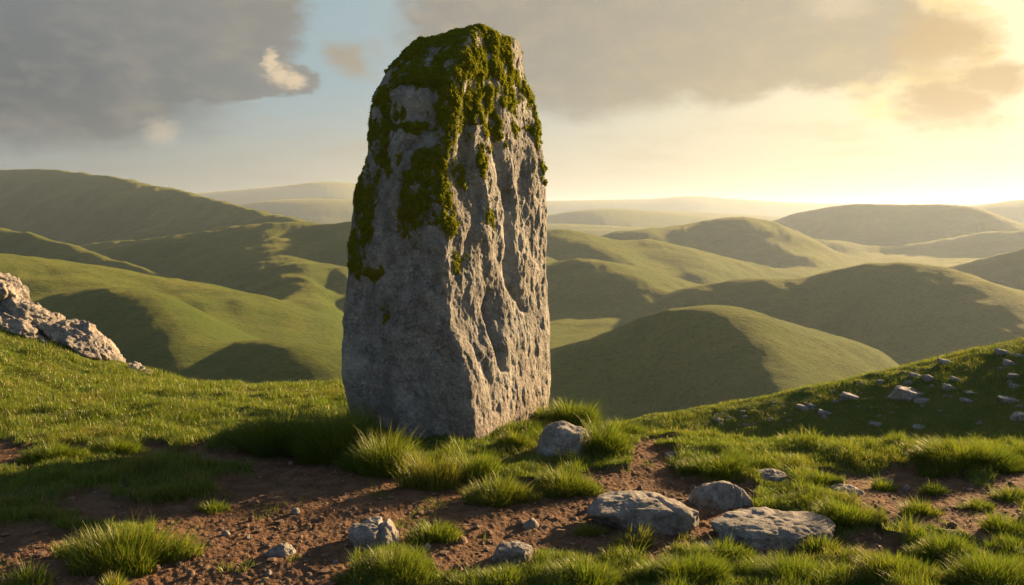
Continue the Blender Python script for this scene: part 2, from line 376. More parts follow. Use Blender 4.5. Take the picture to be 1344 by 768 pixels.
def layer(L, x, y, px, fade, n1):
    D = smooth_tab(L['t'], 2, px); t = D-y
    ps = px-L['sh']*np.clip(t, -D*.3, D*.6)*F/np.maximum(D, 1)
    D = smooth_tab(L['t'], 2, ps)
    zc = CH-(smooth_tab(L['t'], 1, ps)-HY)/F*D
    t = D-y; a = L['a']
    k = np.where(t > 0, L['kf'], L['kb'])
    z = zc-k*(np.sqrt(t*t+a*a)-a)
    z = z+n1*L['n']*D*sst(np.abs(t), 0, a*4)
    return z-fade*D
ROCKPITS = []
def plateau(x, y, px, r):
    yy = np.where(y > 0.2*r, y, r)
    E = T([(-900, 10.5), (450, 9.4), (560, 9.0), (680, 7.8), (740, 6.9), (800, 6.55), (860, 6.4), (1000, 6.2), (1344, 6.0), (1900, 7), (2600, 12)], px, 1)
    z = -.012*np.maximum(0, np.minimum(yy, 12)-5)**2
    t = np.maximum(0, yy-E)
    return z-.50*(np.sqrt(t*t+.5**2)-.5)
def ground_z(x, y, fine=True):
    x = np.asarray(x, float); y = np.asarray(y, float)
    r = np.hypot(x, y); azd = np.abs(np.degrees(np.arctan2(x, y)))
    ys = np.maximum(y, .15*r+1e-6)
    px = CX+F*x/ys
    fade = sst(azd, 48, 78)*.35
    z = plateau(x, y, px, r)
    out = z.copy()
    near = r < 60
    if near.any():
        n1 = fbm(x[near]*.5, y[near]*.5, o=3, k=3)
        zn = out[near]
        for L in NEAR: zn = smax(zn, layer(L, x[near], y[near], px[near], fade[near], n1), L['w'])
        out[near] = zn
    far = r > 30
    if far.any():
        X, Y = x[far], y[far]; rf = r[far]
        wv = fbm(X*.006, Y*.006, o=3, k=21)
        n1 = fbm(X*.011+wv, Y*.011, o=4, k=9)
        zf = np.full(X.shape, FLOOR)+5*fbm(X*.004, Y*.004, o=3, k=2)
        for L in LAYERS: zf = smax(zf, layer(L, X, Y, px[far], fade[far], n1), L['w'])
        zf = zf+sst(rf, 90, 300)*(fbm(X*.06, Y*.06, o=3, k=14)*.55+(ridged(X*.017+wv*.5, Y*.017, o=3, k=17)-.4)*(1.8+rf*.0012)*(1-sst(rf, 1300, 2400)))
        k = sst(rf, 30, 60)
        out[far] = smax(np.where(rf < 60, out[far], out[far]-0), zf*k+(1-k)*(-400), 4.0)
    if fine:
        nr = r < 30
        X, Y = x[nr], y[nr]
        d = dirt_mask(X, Y)
        lump = fbm(X*1.1, Y*1.1, o=3, k=30)*.05
        clod = np.abs(fbm(X*9, Y*9, o=4, k=33, g=.62))*.022+fbm(X*34, Y*34, o=2, k=37)*.007
        turf = (fbm(X*2.6, Y*2.6, o=3, k=40)+.15)*.06
        out[nr] = out[nr]+lump+np.where(d > 0, d, 0)*clod+(1-d)*np.maximum(turf, -.01)-d*.02
    return out
def inpoly(px, py, poly):
    inside = np.zeros(px.shape, bool); n = len(poly); j = n-1
    for i in range(n):
        xi, yi = poly[i]; xj, yj = poly[j]
        if yi != yj:
            c = ((yi > py) != (yj > py)) & (px < (xj-xi)*(py-yi)/(yj-yi)+xi)
            inside ^= c
        j = i
    return inside
DIRT = [
 [(-400,800),(-400,720),(-60,690),(0,672),(60,655),(130,645),(110,622),(190,600),(240,583),(330,574),(400,598),(540,624),(620,632),(720,640),(790,612),(822,590),(846,562),(885,560),(872,590),(905,622),(950,632),(1000,640),(1010,690),(1100,700),(1150,690),(1180,725),(1100,738),(1000,728),(930,722),(880,738),(800,722),(740,735),(690,745),(640,752),(560,738),(500,728),(440,760),(430,1400),(-400,1400)],
 [(1085,604),(1180,612),(1400,628),(1400,652),(1300,690),(1290,705),(1240,700),(1170,708),(1140,665),(1090,640),(1040,620)],
 [(-100,575),(40,578),(115,597),(60,610),(-100,602)],
 [(860,565),(960,560),(985,566),(930,574),(870,580)],
 [(150,585),(200,578),(230,590),(170,602)],
]
ISLE = [(55,640,110,15),(205,622,90,13),(215,648,70,9),(30,672,75,14),(120,688,60,9),(300,612,30,7)]
def dirt_mask(x, y):
    ys = np.maximum(y, .3)
    px = CX+F*x/ys; py = HY+F*CH/ys
    a = fbm(x*2.2, y*2.2, o=4, k=50); b_ = fbm(x*2.2+9, y*2.2-4, o=4, k=53)
    s = 38*6.0/np.maximum(ys, 2)
    qx = px+a*s*1.3; qy = py+b_*s*.7
    d = np.zeros(x.shape)
    for P in DIRT: d = np.maximum(d, inpoly(qx, qy, P).astype(float))
    for (cx, cy, rx, ry) in ISLE:
        d = np.where(((qx-cx)/rx)**2+((qy-cy)/ry)**2 < 1, 0, d)
    d = np.where(y < .4, 0, d)
    return d

def terrain():
    rad = []; r = .4
    while r < 9000:
        rad.append(r)
        r *= 1.03 if r < 3.3 else 1.0036 if r < 9.5 else 1.006 if r < 40 else 1.011 if r < 150 else 1.0075 if r < 700 else 1.010
    rad = np.array(rad)
    an = []; a = -180.0
    while a < 180:
        an.append(a)
        aa = abs(a+.001); a += .075 if aa < 33.5 else .5 if aa < 60 else 3
    an = np.radians(np.array(an)); nc = len(an)
    Rr, A = np.meshgrid(rad, an, indexing='ij')
    X = (Rr*np.sin(A)).ravel(); Y = (Rr*np.cos(A)).ravel()
    Z = np.zeros_like(X)
    st = 400000
    for i in range(0, len(X), st): Z[i:i+st] = ground_z(X[i:i+st], Y[i:i+st])
    V = np.stack([X, Y, Z], 1)
    dm = np.zeros(len(X)); nr = np.hypot(X, Y) < 12
    dm[nr] = dirt_mask(X[nr], Y[nr])
    D2 = dm.reshape(len(rad), nc)
    for _ in range(2): D2 = (D2+np.roll(D2, 1, 0)+np.roll(D2, -1, 0)+np.roll(D2, 1, 1)+np.roll(D2, -1, 1))/5
    dm = D2.ravel()
    s1 = int(np.searchsorted(rad, 9.6)); s2 = int(np.searchsorted(rad, 60))
    def piece(name, i0, i1, m, cap=False):
        v = V[i0*nc:i1*nc]; f = grid_faces(i1-i0, nc, True)[:, ::-1]
        fs = [f]; at = dm[i0*nc:i1*nc]
        if cap:
            c = len(v); v = np.vstack([v, [0, 0, v[:nc, 2].mean()]]); at = np.append(at, 0)
            j = np.arange(nc); fs.append(np.stack([np.full(nc, c), (j+1) % nc, j], 1))
        return tag(mesh(name, v, fs, m, attrs={'dirt': at}), kind='structure')
    piece('ground', 0, s1+1, M_ground, True)
    piece('hillside', s1, s2+1, M_turf)
    piece('hills', s2, len(rad), M_hill)
terrain()
def gz(x, y): return float(ground_z(np.array([x]), np.array([y]))[0])
def hit(px, py, ymin=2.0, ymax=30.0):
    """ground point seen at a photo pixel"""
    ys = np.exp(np.linspace(math.log(ymin), math.log(ymax), 900))
    xs = (px-CX)/F*ys; z = ground_z(xs, ys, fine=False); ray = CH-(py-HY)/F*ys
    below = np.nonzero(ray <= z)[0]
    if len(below) == 0:                                # above the skyline: take the closest approach
        i = int(np.argmin(ray-z))
    else: i = int(below[0])
    return xs[i], ys[i], gz(xs[i], ys[i])

# ------------------------------------------------------------------ the haze of the evening air
def haze():
    hx, y0, y1, z0, z1 = 9500, -9500, 9500, FLOOR-60, 150
    v = np.array([(sx*hx, yy, zz) for zz in (z0, z1) for yy in (y0, y1) for sx in (-1, 1)], float)
    f = np.array([(0, 2, 3, 1), (4, 5, 7, 6), (0, 1, 5, 4), (2, 6, 7, 3), (0, 4, 6, 2), (1, 3, 7, 5)])
    m = bpy.data.materials.new('evening_haze'); m.use_nodes = True; t = m.node_tree; t.nodes.clear()
    o = t.nodes.new('ShaderNodeOutputMaterial'); p = t.nodes.new('ShaderNodeVolumePrincipled')
    p.inputs['Color'].default_value = (.43, .54, .72, 1); p.inputs['Density'].default_value = .00014
    p.inputs['Anisotropy'].default_value = .42
    p.inputs['Density Attribute'].default_value = ''
    t.links.new(p.outputs[0], o.inputs['Volume'])
    tag(mesh('haze', v, [f], m, smooth=False), kind='stuff')
haze()

# ------------------------------------------------------------------ the standing stone
LEFT = [(30,612),(35,606),(42,584),(50,556),(60,536),(80,513),(100,500),(125,492),(150,489),(200,484),(230,474),(280,458),(330,452),(380,449),(430,446),(500,449),(540,457),(575,470),(640,482)]
RIGHT = [(30,652),(35,655),(40,667),(50,680),(70,685),(90,686),(105,692),(125,700),(150,705),(200,714),(240,718),(280,719),(330,717),(380,718),(400,721),(430,724),(500,722),(540,718),(580,708),(640,700)]
CORN = [(30,632),(40,625),(60,610),(90,596),(120,586),(180,577),(230,568),(280,574),(330,580),(400,584),(430,588),(450,598),(465,608),(500,613),(575,624),(640,628)]
def pick(tab, py): a = np.array(tab, float); return np.interp(py, a[:, 0], a[:, 1])
def near_line(px, py, pts):
    d = np.full(px.shape, 1e9)
    for (x0, y0), (x1, y1) in zip(pts[:-1], pts[1:]):
        vx, vy = x1-x0, y1-y0; t = np.clip(((px-x0)*vx+(py-y0)*vy)/(vx*vx+vy*vy), 0, 1)
        d = np.minimum(d, np.hypot(px-x0-t*vx, py-y0-t*vy))
    return d
def grid_normals(P):
    du = np.roll(P, -1, 1)-np.roll(P, 1, 1); dv = np.gradient(P, axis=0)
    n = np.cross(du, dv); return n/np.maximum(np.linalg.norm(n, axis=2, keepdims=True), 1e-9)
def standing_stone():
    nv, nu = 560, 640
    zt = CH+(HY-35)/F*7.08; zb = -.45
    t = np.linspace(0, 1, nv); z = zb+(zt-zb)*(1-(1-t)**1.7)
    cy = 7.08
    dome = np.clip((zt-z)/.55, 0, 1)**.5; s = np.clip(dome, .02, 1)*(1-.16*np.clip(z/zt, 0, 1))
    yC, yL, yR, yB = cy-.84*s, cy-.26*s, cy+.44*s, cy+.86*s
    def xw(tab, yy): return (pick(tab, HY-(z-CH)/yy*F)-CX)/F*yy
    xL, xR, xC = xw(LEFT, yL), xw(RIGHT, yR), xw(CORN, yC)
    k = np.clip((zt-z)/.10, 0, 1)**.5                   # close the very top
    xm = (xL+xR)/2; xL = xm+(xL-xm)*k; xR = xm+(xR-xm)*k; xC = xm+(xC-xm)*k
    xB = xL*.45+xR*.55
    L = np.stack([xL, yL], 1); Cc = np.stack([xC, yC], 1); Rr = np.stack([xR, yR], 1); B = np.stack([xB, yB], 1)
    # extra points: fuller faces and shoulders, so the plan is no plain rhombus
    LC = L*.5+Cc*.5+np.stack([-.045*s, -.055*s], 1)
    L2 = L*.75+B*.25+np.stack([-.10*s, .0*s], 1)*0
    LB = L*.55+B*.45+np.stack([-.12*s, .13*s], 1)
    RB = Rr*.5+B*.5+np.stack([.12*s, .12*s], 1)
    CR = Cc*.5+Rr*.5+np.stack([.035*s, -.02*s], 1)
    ctr = [Cc, CR, Rr, RB, B, LB, L, LC]; cu = np.array([0, .15, .30, .42, .54, .68, .80, .90, 1.0])
    u = np.arange(nu)/nu
    P = np.zeros((nv, nu, 3))
    for c in (0, 1):
        A = np.stack([q[:, c] for q in ctr]+[ctr[0][:, c]], 1)
        for i in range(nv): P[i, :, c] = np.interp(u, cu, A[i])
    P[:, :, 2] = z[:, None]
    Q = P.copy(); ks = np.arange(-16, 17); kw = np.exp(-(ks/7.0)**2); kw /= kw.sum()
    Q[:, :, :2] = sum(w*np.roll(P[:, :, :2], k_, 1) for k_, w in zip(ks, kw)); P = Q
    N = grid_normals(P)
    px = CX+F*P[..., 0]/P[..., 1]; py = HY-F*(P[..., 2]-CH)/P[..., 1]
    right = sst(N[..., 0]*.85-N[..., 1]*.5, .35, .8); front = (N[..., 1] < .25)
    x, y, zz = P[..., 0], P[..., 1], P[..., 2]
    edge = np.clip((zt-zz)/.3, 0, 1)*.7+.3
    wx = fbm(x*2.1, y*2.1, zz*1.2, o=3, k=60)*.35
    d = (.050-.018*right)*fbm(x*1.6, y*1.6, zz*1.1, o=3, k=1)
    rg = ridged(x*3.6+wx, y*3.6+wx, zz*2.0, o=4, k=5)
    d += (.012+.003*right)*(rg-.35)
    f1, f2, cid = worley(x*4.2+wx*2, y*4.2, zz*2.0+wx*2, k=2)
    d += (cid-.5)*(.030-.019*right)*sst(f2-f1, .0, .22)
    f1, f2, cid = worley(x*11+wx*3, y*11, zz*6+wx*2, k=6)
    d += (cid-.5)*(.010+.008*right)*sst(f2-f1, .0, .25)
    d += (.010+.003*right)*fbm(x*9, y*9, zz*6, o=4, k=8, g=.62)
    d += .006*fbm(x*40, y*40, zz*32, o=3, k=12, g=.7)
    d += (.034-.022*right)*fbm(x*3.2, y*3.2, zz*2.6, o=3, k=66)
    def groove(pts, w, dep, sgn=1):
        wob = fbm(x*8, y*8, zz*6, o=2, k=70)*w*.9
        q = near_line(px+wob, py, pts)
        return -.40*dep*np.exp(-(q/w)**2)*front
    for pts, w, dep in [
        ([(642,382),(637,405),(643,432),(652,455),(660,485)], 3.2, .13),
        ([(668,255),(666,300),(668,345),(670,375),(684,405)], 5.5, .11),
        ([(645,150),(652,190),(660,240),(668,270)], 7, .09),
        ([(612,150),(606,200),(612,232),(628,262)], 6, .08),
        ([(628,262),(620,300),(606,350)], 5, .04),
        ([(690,200),(684,250),(690,300),(700,340)], 6, .05),
        ([(700,380),(706,430),(700,480)], 5, .04),
        ([(590,140),(560,180),(530,205)], 7, .045),
        ([(510,110),(535,108),(575,115)], 4, .04),
        ([(500,230),(495,300),(500,360)], 8, .030),
        ([(632,430),(628,460),(640,500),(650,540)], 4, .035),
        ([(672,500),(680,540),(676,560)], 5, .03),
        ([(640,92),(648,120),(650,150)], 5, .05)]:
        d += groove(pts, w, dep)
    def bulge(cx, cy_, rx, ry, a):
        return .7*a*np.exp(-(((px-cx)/rx)**2+((py-cy_)/ry)**2))*front
    d += bulge(664, 425, 15, 45, .018)+bulge(640, 310, 14, 40, .035)+bulge(690, 330, 12, 60, .03)+bulge(545, 130, 32, 20, .05)+bulge(590, 190, 16, 60, .03)+bulge(672, 75, 12, 22, .04)+bulge(632, 230, 12, 34, .035)
    P = P+N*(d*edge)[..., None]
    N = grid_normals(P)
    # moss: where it grows
    mk = np.full(px.shape, -1.0); px0_, py0_ = px, py
    px = px+11*fbm(x*6, y*6, zz*5, o=4, k=201, g=.6)*1.6; py = py+16*fbm(x*5, y*5, zz*5, o=4, k=205, g=.6)*1.6
    for (a, b_, rx, ry) in [(625,66,90,44),(600,80,95,46),(560,72,60,34),(650,80,45,46),(500,150,17,70),(520,110,30,46),(545,166,34,10),(592,140,26,42),(640,150,16,50),(655,180,8,40),(668,110,22,34),
        (478,262,18,62),(467,315,17,42),(548,262,30,52),(578,232,20,52),(588,285,14,30),(560,215,22,20),(510,205,14,26),(487,356,14,12),(503,410,5,15),(703,170,9,60),(712,215,6,34),(606,345,8,18),
        (640,285,8,28),(628,200,9,30),(690,120,12,26),(675,150,8,30),(612,130,14,60),(585,178,16,26),(602,230,8,30)]:
        mk = np.maximum(mk, 1-np.hypot((px-a)/rx, (py-b_)/ry))
    for (a, b_, rx, ry) in [(548,132,32,15),(502,98,9,13),(678,72,9,18),(525,195,16,18),(688,150,7,14),(660,215,7,20),(560,142,14,12)]:
        mk = np.minimum(mk, np.hypot((px-a)/rx, (py-b_)/ry)-1+.0)
    mback = sst(zz, 2.35, 3.1)*1.3-.55
    mk = np.where(front, mk, np.where(N[..., 0] > .5, mback-.25, mback))
    mk = mk+(.56+.15*right)*fbm(x*7, y*7, zz*3.6, o=4, k=80, g=.62)+.01-.11*right+.26*fbm(x*26, y*26, zz*20, o=3, k=85, g=.7)+.34*fbm(x*13, y*13, zz*10, o=2, k=88)
    V = P.reshape(-1, 3); f = grid_faces(nv, nu, True)
    top = len(V); V2 = np.vstack([V, P[-1].mean(0)+[0, 0, .003]])
    j = np.arange(nu); capf = np.stack([(nv-1)*nu+j, (nv-1)*nu+(j+1) % nu, np.full(nu, top)], 1)
    base = bpy.data.objects.new('standing_stone', None); C.objects.link(base); base.location = (-.5, 7.1, 0)
    tag(base, 'tall grey standing stone capped with green moss, rising from long grass at the centre', 'standing stone')
    off = np.array([-.5, 7.1, 0])
    mesh('stone_shaft', V2-off, [f, capf], M_stone, base)
    # moss cushion shell
    m = mk; th = np.clip(m/.40, 0, 1)**.8
    lump = fbm(x*30, y*30, zz*26, o=4, k=90, g=.75)*.030+fbm(x*7, y*7, zz*6, o=2, k=94)*.03
    S_ = P+N*((th*(.015+lump)-.007)[..., None])
    keep = (m > -.03)
    kf = keep.ravel()[f].all(1)
    ff = f[kf]; used = np.unique(ff); rm = np.full(nv*nu, -1); rm[used] = np.arange(len(used))
    sv = S_.reshape(-1, 3)[used]
    # leaflets
    c = S_.reshape(-1, 3)[ff].mean(1); e1 = S_.reshape(-1, 3)[ff[:, 1]]-S_.reshape(-1, 3)[ff[:, 0]]; e2 = S_.reshape(-1, 3)[ff[:, 3]]-S_.reshape(-1, 3)[ff[:, 0]]
    ar = np.linalg.norm(np.cross(e1, e2), axis=1); fr = m.ravel()[ff[:, 0]] > .02; ar = ar*fr*np.where(c[:, 1] < 7.35, 1, .3)
    nl = 130000; pick_ = rng.choice(len(ff), nl, p=ar/ar.sum())
    nn = N.reshape(-1, 3)[ff[pick_, 0]]
    a_, b2 = rng.random((nl, 1)), rng.random((nl, 1))
    p0 = S_.reshape(-1, 3)[ff[pick_, 0]]+e1[pick_]*a_+e2[pick_]*b2-nn*.004
    dr = nn*.8+rng.normal(size=(nl, 3))*.6+np.array([0, 0, -.15]); dr /= np.linalg.norm(dr, axis=1)[:, None]
    sd = np.cross(dr, rng.normal(size=(nl, 3))); sd /= np.linalg.norm(sd, axis=1)[:, None]
    ln = rng.uniform(.008, .018, (nl, 1)); wd = ln*rng.uniform(.18, .32, (nl, 1))
    lv = np.stack([p0, p0+dr*ln*.5+sd*wd, p0+dr*ln, p0+dr*ln*.5-sd*wd], 1).reshape(-1, 3)
    n0 = len(sv); lf = n0+np.arange(nl*4).reshape(-1, 4)
    tint = np.concatenate([np.clip(.35+.4*fbm(sv[:, 0]*9, sv[:, 1]*9, sv[:, 2]*9, o=3, k=99), 0, .85), np.repeat(rng.random(nl)*.93, 4)])
    mesh('moss', np.vstack([sv, lv])-off, [rm[ff], lf], M_moss, base, attrs={'tint': tint})
standing_stone()

# ------------------------------------------------------------------ rocks
_ico = {}
def ico(n):
    if n not in _ico:
        import bmesh
        bm = bmesh.new(); bmesh.ops.create_icosphere(bm, subdivisions=n, radius=1)
        V = np.array([v.co[:] for v in bm.verts]); Fc = np.array([[v.index for v in f.verts] for f in bm.faces]); bm.free()
        V /= np.linalg.norm(V, axis=1)[:, None]; _ico[n] = (V, Fc)
    return _ico[n]
def rock_shape(size, seed, sub=5, cuts=9, cutd=.62, rough=1.0, flat=.0, grooves=()):
    """size: full x, y, z. Returns verts about the rock's centre."""
    rr = np.random.default_rng(seed); V, Fc = ico(sub); V = V.copy()
    o = rr.uniform(-20, 20, 3)
    V *= (1+.16*fbm(V[:, 0]*1.3+o[0], V[:, 1]*1.3+o[1], V[:, 2]*1.3, o=2, k=3))[:, None]
    for i in range(cuts):
        n = rr.normal(size=3); n[2] = n[2]*.7+.15; n /= np.linalg.norm(n); dd = rr.uniform(cutd, .95)
        h = V@n-dd; V -= n*(np.maximum(0, h)*.88)[:, None]
    if flat: V[:, 2] = np.where(V[:, 2] > flat, flat+(V[:, 2]-flat)*.22, V[:, 2])
    sz = np.array(size)/2; N = V/np.linalg.norm(V, axis=1)[:, None]; mean = float(np.mean(sz))
    V = V*sz/np.array([np.abs(V[:, 0]).max(), np.abs(V[:, 1]).max(), np.abs(V[:, 2]).max()])
    q = V/mean
    x, y, z = q[:, 0]+o[0], q[:, 1]+o[1], q[:, 2]+o[2]
    d = .10*fbm(x*1.6, y*1.6, z*2.2, o=3, k=3)+.05*(ridged(x*2.2, y*2.2, z*2.6, o=4, k=9)-.4)
    f1, f2, cid = worley(x*2.6, y*2.6, z*3.2, k=4)
    d += (cid-.5)*.10*sst(f2-f1, 0, .3)
    d += .030*fbm(x*8, y*8, z*9, o=3, k=14, g=.62)+.008*fbm(x*30, y*30, z*30, o=2, k=19)
    d *= rough
    for (ax, ay, az_, off_, w, dep) in grooves:
        n = np.array([ax, ay, az_], float); n /= np.linalg.norm(n)
        s_ = q@n-off_+.12*fbm(x*1.5, y*1.5, z*1.5, o=2, k=28); d -= dep*np.exp(-(s_/w)**2)
    V = V+N*(d*mean)[:, None]
    return V, Fc
def place_rock(name, px, py, wpx, hpx, label, cat='rock', seed=1, depth=1.0, sub=6, rot=0, roll=0, m=None, sink=.32, group=None, **kw):
    x, y, z = hit(px, py)
    w = wpx/F*y; D = w*depth
    h = max(.012 if py > 580 else hpx/F*y*.75, (CH-(py-hpx-HY)/F*(y+.55*D))-z)
    # the row is the front foot of the rock
    y2 = y+D*.42; x2 = x*y2/y; z2 = gz(x2, y2)
    hh = h*(1+sink)+.25*D*(py > 580)
    V, Fc = rock_shape((w, D, hh*1.15), seed, sub, **kw)
    c, s_ = math.cos(R_(rot)), math.sin(R_(rot)); V = V@np.array([[c, s_, 0], [-s_, c, 0], [0, 0, 1]])
    if roll:
        c, s_ = math.cos(R_(roll)), math.sin(R_(roll)); V = V@np.array([[c, 0, s_], [0, 1, 0], [-s_, 0, c]])
    top = V[:, 2].max()
    zc = min(z, z2)+h-top
    o = mesh(name, V, [Fc], m or M_rock, loc=(x2, y2, zc))
    if wpx > 30 and py > 560: ROCKPITS.append((x2, y2, w*.5, D*.5))
    tag(o, label, cat, group)
    return o
place_rock('boulder', 490, 722, 72, 42, 'grooved grey boulder on the red earth, left of the small grass tuft', seed=3, depth=.95, cuts=5, rough=.75, grooves=[(1, .25, -.2, .25, .10, .22), (.3, 1, .2, .1, .08, .10)], rot=-12)
place_rock('rock', 369, 731, 42, 20, 'small speckled grey rock alone on bare earth, leftmost of the loose rocks', seed=5, depth=.8)
place_rock('rock', 673, 738, 56, 27, 'low tan rock on the dirt near the bottom centre, with a thin shadow', seed=8, depth=.8, flat=.25)
place_rock('stone_slab', 840, 696, 158, 50, 'long flat dark slab, left one of the two big slabs', 'stone slab', seed=12, depth=.66, flat=.15, sink=.6, grooves=[(.8, .6, 0, .35, .06, .12)], rot=-10, sub=6)
place_rock('boulder', 945, 667, 84, 42, 'rounded grey boulder with a split right side, behind the gap of the two slabs', seed=17, depth=.85, cuts=3, cutd=.8, rough=.6, sink=.55, grooves=[(1, .5, -.3, .42, .07, .24), (1, .5, -.3, .10, .06, .10)])
place_rock('stone_slab', 1010, 714, 172, 44, 'wide flat grey brown slab, right one of the two big slabs', 'stone slab', seed=26, depth=.7, flat=.10, cuts=12, rot=6, sink=1.0)
place_rock('boulder', 741, 600, 84, 50, 'pale domed boulder half buried in grass at the right foot of the standing stone', seed=31, depth=.9, cuts=3, cutd=.8, rough=.6, sink=.5)
place_rock('rock', 1015, 633, 42, 17, 'small flat dark rock beyond the rounded boulder, at a grass edge', seed=37, depth=.9, flat=.2)
place_rock('rock', 1108, 651, 50, 14, 'low pale domed rock sunk in grass right of the slabs', seed=41, depth=.8, cuts=4, sink=.9)
place_rock('rock', 757, 545, 18, 14, 'tiny pale rock peeping out of the grass just right of the standing stone', seed=43, depth=.8, sub=5)
# hillside outcrops on the right slope
HR = [
 (1190,527,42,20,'largest weathered rock, in the middle of the shaded right hillside',14),
 (1210,530,18,9,'small rock leaning on the right foot of the largest hillside rock',0),
 (1219,502,14,11,'upright little rock above the largest hillside rock',20),
 (1201,497,16,7,'thin flat rock just above and left of the upright little hillside rock',18),
 (1192,506,10,7,'tiny round rock directly above the largest hillside rock',0),
 (1246,514,18,10,'lower half of the split slanting rock right of the largest hillside rock',22),
 (1258,504,20,7,'upper half of the split slanting rock right of the largest hillside rock',24),
 (1118,526,26,8,'long low rock left of the largest hillside rock',14),
 (1055,541,20,8,'leftmost rock on the shaded right hillside',14),
 (1068,535,16,5,'flat rock beside and above the leftmost hillside rock',16),
 (1084,545,20,8,'pointed low rock near the left foot of the right hillside',18),
 (1245,474,24,8,'broad flat rock high under the sunlit crest of the right hillside',16),
 (1318,462,22,9,'topmost grey rock by the right picture edge',14),
 (1340,465,18,5,'thin ledge rock right of the topmost hillside rock',14),
 (1325,476,18,10,'tilted rock directly below the topmost hillside rock',24),
 (1330,498,13,7,'small rock at mid height by the right picture edge',0),
 (1331,511,14,7,'small rock just below the mid height one by the right picture edge',14),
 (1276,521,16,5,'upper of two thin stacked ledges on the right hillside',14),
 (1271,529,20,6,'lower of two thin stacked ledges on the right hillside',10),
 (1324,532,30,9,'wide low rock near the foot of the right hillside by the picture edge',8),
 (1340,553,24,13,'dark blocky rock at the foot of the right hillside, cut by the picture edge',0),
 (1156,503,9,4,'tiny rock high and left on the right hillside',0),
 (1208,566,22,5,'low rock bedded in sunlit grass under the right hillside',0),
 (1150,561,16,4,'small low rock at the grassy foot left of the hillside middle',0),
]
for i, (px, py, w, h, lab, roll) in enumerate(HR):
    place_rock('hillside_rock', px, py+(5 if py < 480 else 1), w*1.15, h*1.05, lab, 'rock', seed=100+i, sub=5, depth=.9, roll=-roll, sink=.9, rough=1.2, flat=.3, m=M_pale, group='rocks on the right hillside')
for i in range(75):
    px = random.Random(i*7+1).uniform(930, 1344); t = random.Random(i*3+2).random()
    cr = T(NEAR[1]['t'], np.array([px]), 1)[0]; py = cr+8+t*(560-cr-8)
    w = random.Random(i+90).uniform(3, 10)
    place_rock('hillside_stone', px, py, w, w*.4, 'tiny grey stone showing through the turf of the right hillside', 'stone', seed=200+i, sub=3, depth=.9, sink=.6, group='tiny stones in the hillside turf')

def outcrop(name, parts, label, y0, cat='rock outcrop'):
    """one rugged mass grown from overlapping beds; each bed: centre px, py, length px, thickness px, tilt deg, depth shift"""
    Vs, Fs, n = [], [], 0
    for i, (px, py, l, th, tilt, dy, dep, sd) in enumerate(parts):
        y = y0+dy; x = (px-CX)/F*y; z = CH-(py-HY)/F*y
        V, Fc = rock_shape((l/F*y, dep, th/F*y), sd, 6 if l > 60 else 5, cuts=16, cutd=.5, rough=1.7)
        c, s_ = math.cos(R_(tilt)), math.sin(R_(tilt)); V = V@np.array([[c, 0, -s_], [0, 1, 0], [s_, 0, c]])
        Vs.append(V+[x, y, z]); Fs.append(Fc+n); n += len(V)
    V = np.vstack(Vs); ctr = V.mean(0); ctr[2] = V[:, 2].min()
    tag(mesh(name, V-ctr, [np.vstack(Fs)], M_outcrop, loc=tuple(ctr)), label, cat)
outcrop('rock_outcrop', [(-40,385,150,90,24,0,.9,301),(5,392,70,60,40,-.1,.8,302),(30,412,80,44,30,-.2,.6,303),(20,435,80,36,26,-.45,.5,304),(62,424,62,36,34,-.1,.6,305),(45,445,40,24,30,-.5,.35,306),(80,436,46,24,36,-.05,.5,307),(-30,430,110,60,20,-.4,.8,308),(58,452,24,14,20,-.55,.3,309),(95,438,26,18,10,.05,.35,310)],
        'jagged pinkish rock outcrop climbing the slope at the left picture edge', 11.0)
outcrop('rock_outcrop', [(92,438,70,34,34,0,.6,320),(116,452,96,38,36,0,.7,321),(136,464,66,34,40,-.05,.6,322),(112,462,60,26,38,-.25,.4,323),(150,474,44,20,36,-.08,.4,325),(164,483,28,12,26,-.1,.3,324)],
        'long smooth tan rock sloping down from the jagged outcrop towards the meadow', 10.8)
outcrop('rock', [(180,486,34,15,14,0,.35,331),(192,489,18,10,10,-.05,.25,332)],
        'small pale rock at the very foot of the left rocky slope', 10.5, 'rock')
# loose stones on the path
sr = random.Random(4)
SM = [(388,672,14),(421,682,12),(404,690,10),(296,700,12),(277,715,16),(330,680,9),(440,742,10),(405,755,12),(605,712,20),(696,690,26),(735,700,18),(640,700,12),(560,718,12),(600,745,14),(520,752,10),(352,752,10),(250,752,12),(310,745,9),(880,600,18),(910,640,12),(1120,606,14),(1040,600,14),(1150,706,16),(1225,620,12),(930,715,14),(700,722,9),(770,668,9),(800,650,8),(840,640,9),(1250,690,14),(1190,640,10),(380,645,8),(465,668,9),(325,705,8),(205,745,12),(120,762,12)]
for i, (px, py, w) in enumerate(SM):
    place_rock('loose_stone', px, py, w, w*.42, 'small brownish stone lying on the bare earth', 'stone', seed=400+i, sub=4, depth=.9, sink=.4, rot=sr.uniform(0, 90), m=M_pebble if i % 3 else M_rock, group='small stones scattered on the bare earth')

